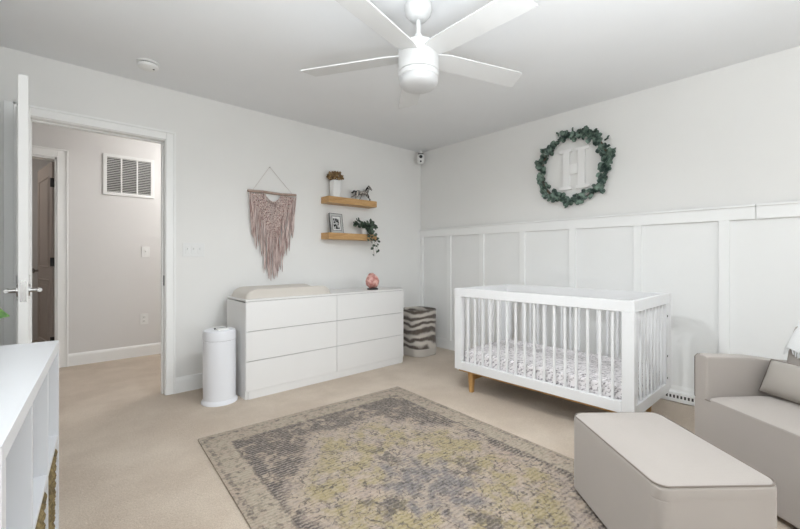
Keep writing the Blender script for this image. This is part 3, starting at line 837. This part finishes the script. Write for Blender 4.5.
# ------------------------------------------------------------------ rug
rp = [(.653, 2.536), (2.184, 2.468)]
rc = Vector((1.352, 1.29, .0)); ra = R(-3.3)
m = MB(); m.loft([rrect(.765, 1.215, .012, z, 3) for z in (0.0005, .007)] + [rrect(.761, 1.211, .01, .0095, 3)])
o = tag(m.build('area_rug', M['rug'], None, rc, ra), 'faded oriental rug with olive and charcoal medallion on the beige carpet', 'rug')

# ------------------------------------------------------------------ armchair, pillow, throw, ottoman
def cam2w(X, d): return (X * .74374 + d * .66834, -X * .66834 + d * .74374)
cx, cy = cam2w(1.506, 2.0)
ang = math.atan2(-.807, -.591)
t = thing('glider_armchair', 'light linen upholstered armchair in the right-hand corner', 'armchair', (cx, cy, 0), ang)
AW = .78; AD = .80; AT = .075
def arm(x0):
    m = MB(); n = 14
    prof = lambda zt: [(0, .382), (0, zt - .018), (.005, zt - .006), (.018, zt), (AT - .018, zt), (AT - .005, zt - .006), (AT, zt - .018), (AT, .382)]
    rings = []
    for y, dz, ins in ((0, 0, .012), (.006, 0, .003), (.02, 0, 0), (.25, -.012, 0), (.46, -.045, 0), (.62, -.06, 0), (AD - .02, -.06, 0), (AD, -.06, .012)):
        rings.append([Vector((x0 + min(max(px, ins), AT - ins), y, pz - (ins if pz > .4 else 0) + (dz if pz > .4 else 0))) for px, pz in prof(.607)])
    m.loft(rings)
    o = m.build('arm', M['uph'], t)
    MB().tube([(x0 + .002, .004, .39), (x0 + .002, .004, .588), (x0 + .018, .004, .604), (x0 + .03, .006, .606)], .0022, 6).build('piping', M['upipe'], o)
arm(0); arm(AW - AT)
m = MB(); m.b2((0, .0, .03), (AW, AD - .01, .388), .010, 3); m.build('seat_base', M['uph'], t)
m = MB(); hx, hy = (AW - 2 * AT) / 2 + .0, .27
m.loft([rrect(hx - a, hy - a, .03, z, 5, AW / 2, hy - .001) for a, z in ((.01, .375), (.001, .382), (0, .392), (.002, .398), (.02, .408), (.07, .418), (.16, .424), (.24, .426))])
sc = m.build('seat_cushion', M['uph'], t)
MB().tube([(.004, .003, .388), (AW - .004, .003, .388)], .003, 6).build('piping', M['upipe'], sc)
m = MB()      # raked back, rounded at the top
def backring(z, yf, yb, ins=0): return [Vector((x, y, z)) for x, y in ((AT + ins + .0, yf + .02), (AT + ins + .02, yf), (AW - AT - ins - .02, yf), (AW - AT - ins, yf + .02), (AW - AT - ins, yb), (AT + ins, yb))]
m.loft([backring(.38, .40, .60, .001), backring(.50, .41, .62, .001), backring(.62, .43, .66, .001), backring(.70, .448, .665, .001), backring(.74, .465, .665, .004), backring(.766, .495, .65, .018)])
m.build('backrest', M['uph'], t)
m = MB(); m.lathe([(.26, 0), (.27, .012), (.26, .03)], (AW / 2, .40, 0), 32); m.build('swivel_base', M['dark'], t)
def L2W(x, y, z): return Matrix.Rotation(ang, 4, 'Z') @ Vector((x, y, z)) + Vector((cx, cy, 0))
# lumbar pillow
m = MB()
def pil(u, v, s):
    a, b = (u - .5) * 2, (v - .5) * 2
    ta = (1 - abs(a) ** 3.2); tb_ = (1 - abs(b) ** 2.6)
    th = .058 * max(0, ta) ** .5 * max(0, tb_) ** .55
    return Vector((a * .255 * (1 - .05 * (1 - abs(b)) * abs(a) ** 4), s * th, b * .084 * (1 - .07 * (1 - abs(a) ** 2) * 0)))
m.grid(lambda u, v: pil(u, v, 1), 26, 14); m.grid(lambda u, v: pil(u, v, -1), 26, 14)
bmesh.ops.remove_doubles(m.bm, verts=m.bm.verts, dist=.0008)
p = m.build('lumbar_pillow', M['pillow'], None, L2W(AT + .268, .305, .508), smooth=70)
p.rotation_euler = (Matrix.Rotation(ang, 4, 'Z') @ Matrix.Rotation(R(-24), 4, 'X')).to_euler()
tag(p, 'beige linen lumbar pillow leaning in the armchair seat', 'pillow')
MB().tube([(a * .255, 0, b * .084) for a, b in ((-1, -1), (0, -1), (1, -1), (1, 0), (1, 1), (0, 1), (-1, 1), (-1, 0))], .0022, 6, closed=True).build('piping', M['upipe'], p)
# white throw over the far top corner of the back
m = MB()
path = [(.432, .635), (.442, .67), (.454, .71), (.468, .735), (.487, .760), (.52, .772), (.60, .772), (.65, .762), (.668, .72), (.668, .64)]
def thr(u, v, off):
    q = u * (len(path) - 1); i = min(int(q), len(path) - 2); f = q - i
    y = path[i][0] * (1 - f) + path[i + 1][0] * f; z = path[i][1] * (1 - f) + path[i + 1][1] * f
    ny = -1 if u < .45 else (0 if u < .72 else 1); nz = 1 if .4 < u < .8 else 0
    rip = .006 * math.sin(v * 23 + u * 4) + .004 * math.sin(v * 41)
    x = AT + .018 + max(0, z - .63) * .25 + v * .40
    fray = (.012 * math.sin(v * 31) if u < .02 else 0)
    return Vector((x, y + ny * (.016 + off + rip), z + nz * (.012 + off + rip) + fray + (v * .05 if u < .02 else 0)))
m.grid(lambda u, v: thr(u, v, 0), 36, 30); m.grid(lambda u, v: thr(u, v, .012), 36, 30)
bmesh.ops.bridge_loops(m.bm, edges=[e for e in m.bm.edges if e.is_boundary])
p = m.build('throw_blanket', M['throw'], None, (cx, cy, 0), ang, smooth=70); tag(p, 'white knitted throw draped over the armchair back', 'blanket')
m = MB(); r8 = random.Random(4)
for i in range(36):
    v = i / 35; a = thr(0, v, .006); m.tube([a, a + Vector((r8.uniform(-.006, .006), r8.uniform(-.006, .003), -.028))], [.004, .0025], 5)
m.build('fringe', M['throw'], p)

ox, oy = cam2w(1.02, 1.545); oa = math.atan2(-.66834 * 1 , .74374) + R(1.5)
t = thing('ottoman', 'light linen box ottoman on the rug in front of the armchair', 'ottoman', (ox, oy, .0), oa)
hx, hy, hz = .207, .300, .350
z0 = .012
m = MB(); m.loft([rrect(hx - a, hy - a, .045, z) for a, z in ((.006, z0), (0, z0 + .006), (0, .2), (0, hz - .055), (.0015, hz - .05), (0, hz - .045), (0, hz - .014), (.004, hz - .006), (.010, hz))]); m.build('body', M['uph'], t)
m = MB(); m.loft([rrect(hx - a, hy - a, .045, z) for a, z in ((.006, hz - .008), (.007, hz - .001), (.016, hz + .004), (.05, hz + .010), (.11, hz + .014), (.18, hz + .0155))]); m.build('top_panel', M['uph'], t)
MB().tube(rrect(hx - .004, hy - .004, .042, hz - .002, 8), .0028, 6, closed=True).build('piping', M['upipe'], t)
for sx in (-1, 1):
    for sy in (-1, 1): MB().lathe([(.02, -.012 + .011), (.022, .004), (.022, .02)], (sx * (hx - .06), sy * (hy - .06), .0), 16).build('glide', M['dark'], t)
t.location.z = .0108

# ------------------------------------------------------------------ cube shelf with baskets
P1 = Vector((.029, 2.102)); P2 = Vector((-.061, 1.007))
dv = (P1 - P2).normalized()
KL, KD, KZ = 1.12, .39, .757
t = thing('cube_shelf', 'low white six-cube shelf unit along the left edge', 'shelf unit', (P1.x, P1.y, 0), math.atan2(dv.y, dv.x) - PI / 2)
# local: y along the face towards far end = 0, near = -KL ; face at x = 0, back at x = -KD
m = MB(); O = .038
m.b2((-KD, -KL, KZ - O), (0, 0, KZ), .002)
m.build('top', M['white'], t)
MB().b2((-KD, -KL, 0), (0, 0, O), .002).build('bottom', M['white'], t)
MB().b2((-KD, -O, O), (0, 0, KZ - O), .002).build('side_panel', M['white'], t)
MB().b2((-KD, -KL, O), (0, -KL + O, KZ - O), .002).build('side_panel', M['white'], t)
cw = (KL - 2 * O - 2 * .016) / 3; zm = KZ / 2
for i in (1, 2):
    y = -O - i * cw - (i - .5) * .016
    MB().b2((-KD, y - .008, O), (-.001, y + .008, KZ - O), .001).build('divider', M['white'], t)
for i in range(3):
    y1 = -O - i * (cw + .016); MB().b2((-KD, y1 - cw, zm - .008), (-.001, y1, zm + .008), .001).build('shelf_board', M['white'], t)
MB().b2((-KD, -KL + .01, .01), (-KD + .006, -.01, KZ - .01)).build('back_panel', M['white'], t, smooth=0)
def basket(i, label):
    y = -O - i * (cw + .016) - cw / 2
    c = Matrix.Rotation(t.rotation_euler.z, 4, 'Z') @ Vector((-.005 - .165, y, 0)) + Vector((P1.x, P1.y, 0))
    b = thing('woven_basket', label, 'basket', (c.x, c.y, O + .001), t.rotation_euler.z, 'woven baskets in the cube shelf')
    m = MB(); hh = .285; n = 19
    for k in range(n):
        z = .008 + k * hh / (n - 1); g = .138 + .012 * k / (n - 1)
        ring = rrect(.155 + .005 * k / n, g, .03, z, 4); L2 = []
        for q in range(len(ring)):
            a, bb = ring[q], ring[(q + 1) % len(ring)]; nn = max(1, int((bb - a).length / .012))
            for e in range(nn): L2.append(a.lerp(bb, e / nn))
        s = len(L2); cc = Vector((0, 0, z))
        L2 = [p + Vector((p.x, p.y, 0)).normalized() * (.003 * math.sin(j * PI / 2 + k * PI)) for j, p in enumerate(L2)]
        m.tube(L2, .0088, 6, closed=True)
    m.build('weave', M['basket'], b)
    MB().loft([rrect(.15, .132, .03, z, 4) for z in (.002, .01)]).build('bottom', M['basket'], b)
    m = MB(); m.tube(rrect(.160, .151, .03, hh + .012, 5), .012, 8, closed=True); m.build('rim', M['basket'], b)
basket(0, 'brown woven basket in the lower cube farthest along the white shelf unit, toward the doorway')
basket(1, 'brown woven basket in the middle lower cube of the white shelf unit')
# plant on the shelf, just outside the left edge but for a leaf
pc = Vector((-.265, 1.70, 0))
t = thing('potted_plant', 'green leafy potted plant on the white cube shelf at the left edge', 'plant', (pc.x, pc.y, KZ))
MB().lathe([(.045, 0), (.05, .004), (.06, .09), (.062, .1), (.056, .1), (.05, .085), (0, .085)], n=28).build('pot', M['ceramic'], t)
st, lv = MB(), MB(); r9 = random.Random(8)
for k in range(9):
    a = k * 2 * PI / 9 + .3; d = Vector((math.cos(a), math.sin(a), 0)); hgt = r9.uniform(.10, .17); o_ = r9.uniform(.05, .085)
    e = d * o_ + Vector((0, 0, .085 + hgt)); st.tube([Vector((0, 0, .08)), d * o_ * .4 + Vector((0, 0, .08 + hgt * .7)), e], .003, 6)
    lv.leaf(e, d + Vector((0, 0, -.3)), Vector((0, 0, 1)), .085, .045, .3)
st.tube([(0, 0, .08), (.05, .005, .15), (.085, .01, .183)], .003, 6); lv.leaf(Vector((.083, .01, .182)), Vector((1, .1, -.2)), Vector((.1, -.7, .7)), .095, .05, .2)
st.build('stem', M['leaf3'], t); lv.build('leaves', M['leaf3'], t, recalc=False)

# ------------------------------------------------------------------ added unseen hall fill fixture (around the corner from the doorway)
t = thing('hall_fill_fixture', 'added unseen round flush fill lamp in the hall', 'added fill light', (1.6, 4.4, H))
MB().lathe([(.15, 0), (.155, -.012), (.15, -.022)], n=32).build('base', M['plastic'], t)
e = NT('fill_diffuser'); e.set((1, 1, 1, 1), .5, Emission_Color=lin((255, 246, 236)), Emission_Strength=3.)
MB().lathe([(.145, -.02), (.14, -.05), (.11, -.075), (.05, -.088), (0, -.09)], n=32).build('diffuser', e.m, t)

# ------------------------------------------------------------------ light
wd = bpy.data.worlds.new('sky'); bpy.context.scene.world = wd; wd.use_nodes = True
bg = wd.node_tree.nodes['Background']; bg.inputs[0].default_value = (.93, .97, 1., 1.); bg.inputs[1].default_value = 1.0
def area(name, loc, rot, sx, sy, power, col=(1, 1, 1)):
    l = bpy.data.lights.new(name, 'AREA'); l.shape = 'RECTANGLE'; l.size = sx; l.size_y = sy; l.energy = power; l.color = col
    o = bpy.data.objects.new(name, l); C.objects.link(o); o.location = loc; o.rotation_euler = rot
    return o
for i, (a, b) in enumerate(WX):     # daylight coming through each window
    area('window_daylight', ((a + b) / 2, WK - .16, (WZ0 + WZ1) / 2), (R(90), 0, 0), b - a, WZ1 - WZ0, (19, 20, 18)[i], (.92, .965, 1.))
for p_, e_ in (((1.35, -.45, 1.2), 85), ((.25, .2, 1.2), 185)):      # two added unseen fill spots brightening the ceiling and upper walls
    l = bpy.data.lights.new('bounce_fill', 'SPOT'); l.energy = e_; l.color = (.90, .955, 1.); l.spot_size = R(165); l.spot_blend = 1.; l.shadow_soft_size = .3
    o = bpy.data.objects.new('bounce_fill', l); C.objects.link(o); o.location = p_; o.rotation_euler = (R(180), 0, 0)
l = bpy.data.lights.new('far_room_fill', 'POINT'); l.energy = 5; l.color = (1, .93, .86); l.shadow_soft_size = .15  # added unseen fill that brightens the room beyond the hall
o = bpy.data.objects.new('far_room_fill', l); C.objects.link(o); o.location = (-.9, 5.9, 2.1)
l = bpy.data.lights.new('fan_fill', 'AREA'); l.shape = 'DISK'; l.size = .19; l.energy = 15; l.color = (.93, .965, 1.)
o = bpy.data.objects.new('fan_fill', l); C.objects.link(o); o.location = (FX, FY, H - .462)      # added downward fill below the fan's unlit globe
l = bpy.data.lights.new('hall_fill', 'POINT'); l.energy = 21; l.color = (1, .985, .975); l.shadow_soft_size = .14  # added unseen fill that brightens the hall
o = bpy.data.objects.new('hall_fill', l); C.objects.link(o); o.location = (1.6, 4.4, 2.2)

# ------------------------------------------------------------------ camera
cam = bpy.data.cameras.new('camera'); co = bpy.data.objects.new('camera', cam); C.objects.link(co)
co.location = (0, 0, 1.09); co.rotation_euler = (R(90), 0, math.atan2(.74374, .66834) - PI / 2)
cam.sensor_fit = 'HORIZONTAL'; cam.sensor_width = 36.; cam.lens = 390 / 800 * 36
cam.shift_y = -(264.5 - 258) / 800; cam.clip_start = .02
sc_ = bpy.context.scene; sc_.camera = co
sc_.view_settings.view_transform = 'Standard'; sc_.view_settings.look = 'None'; sc_.view_settings.gamma = 1.; sc_.view_settings.use_curve_mapping = False
sc_.view_settings.exposure = .33
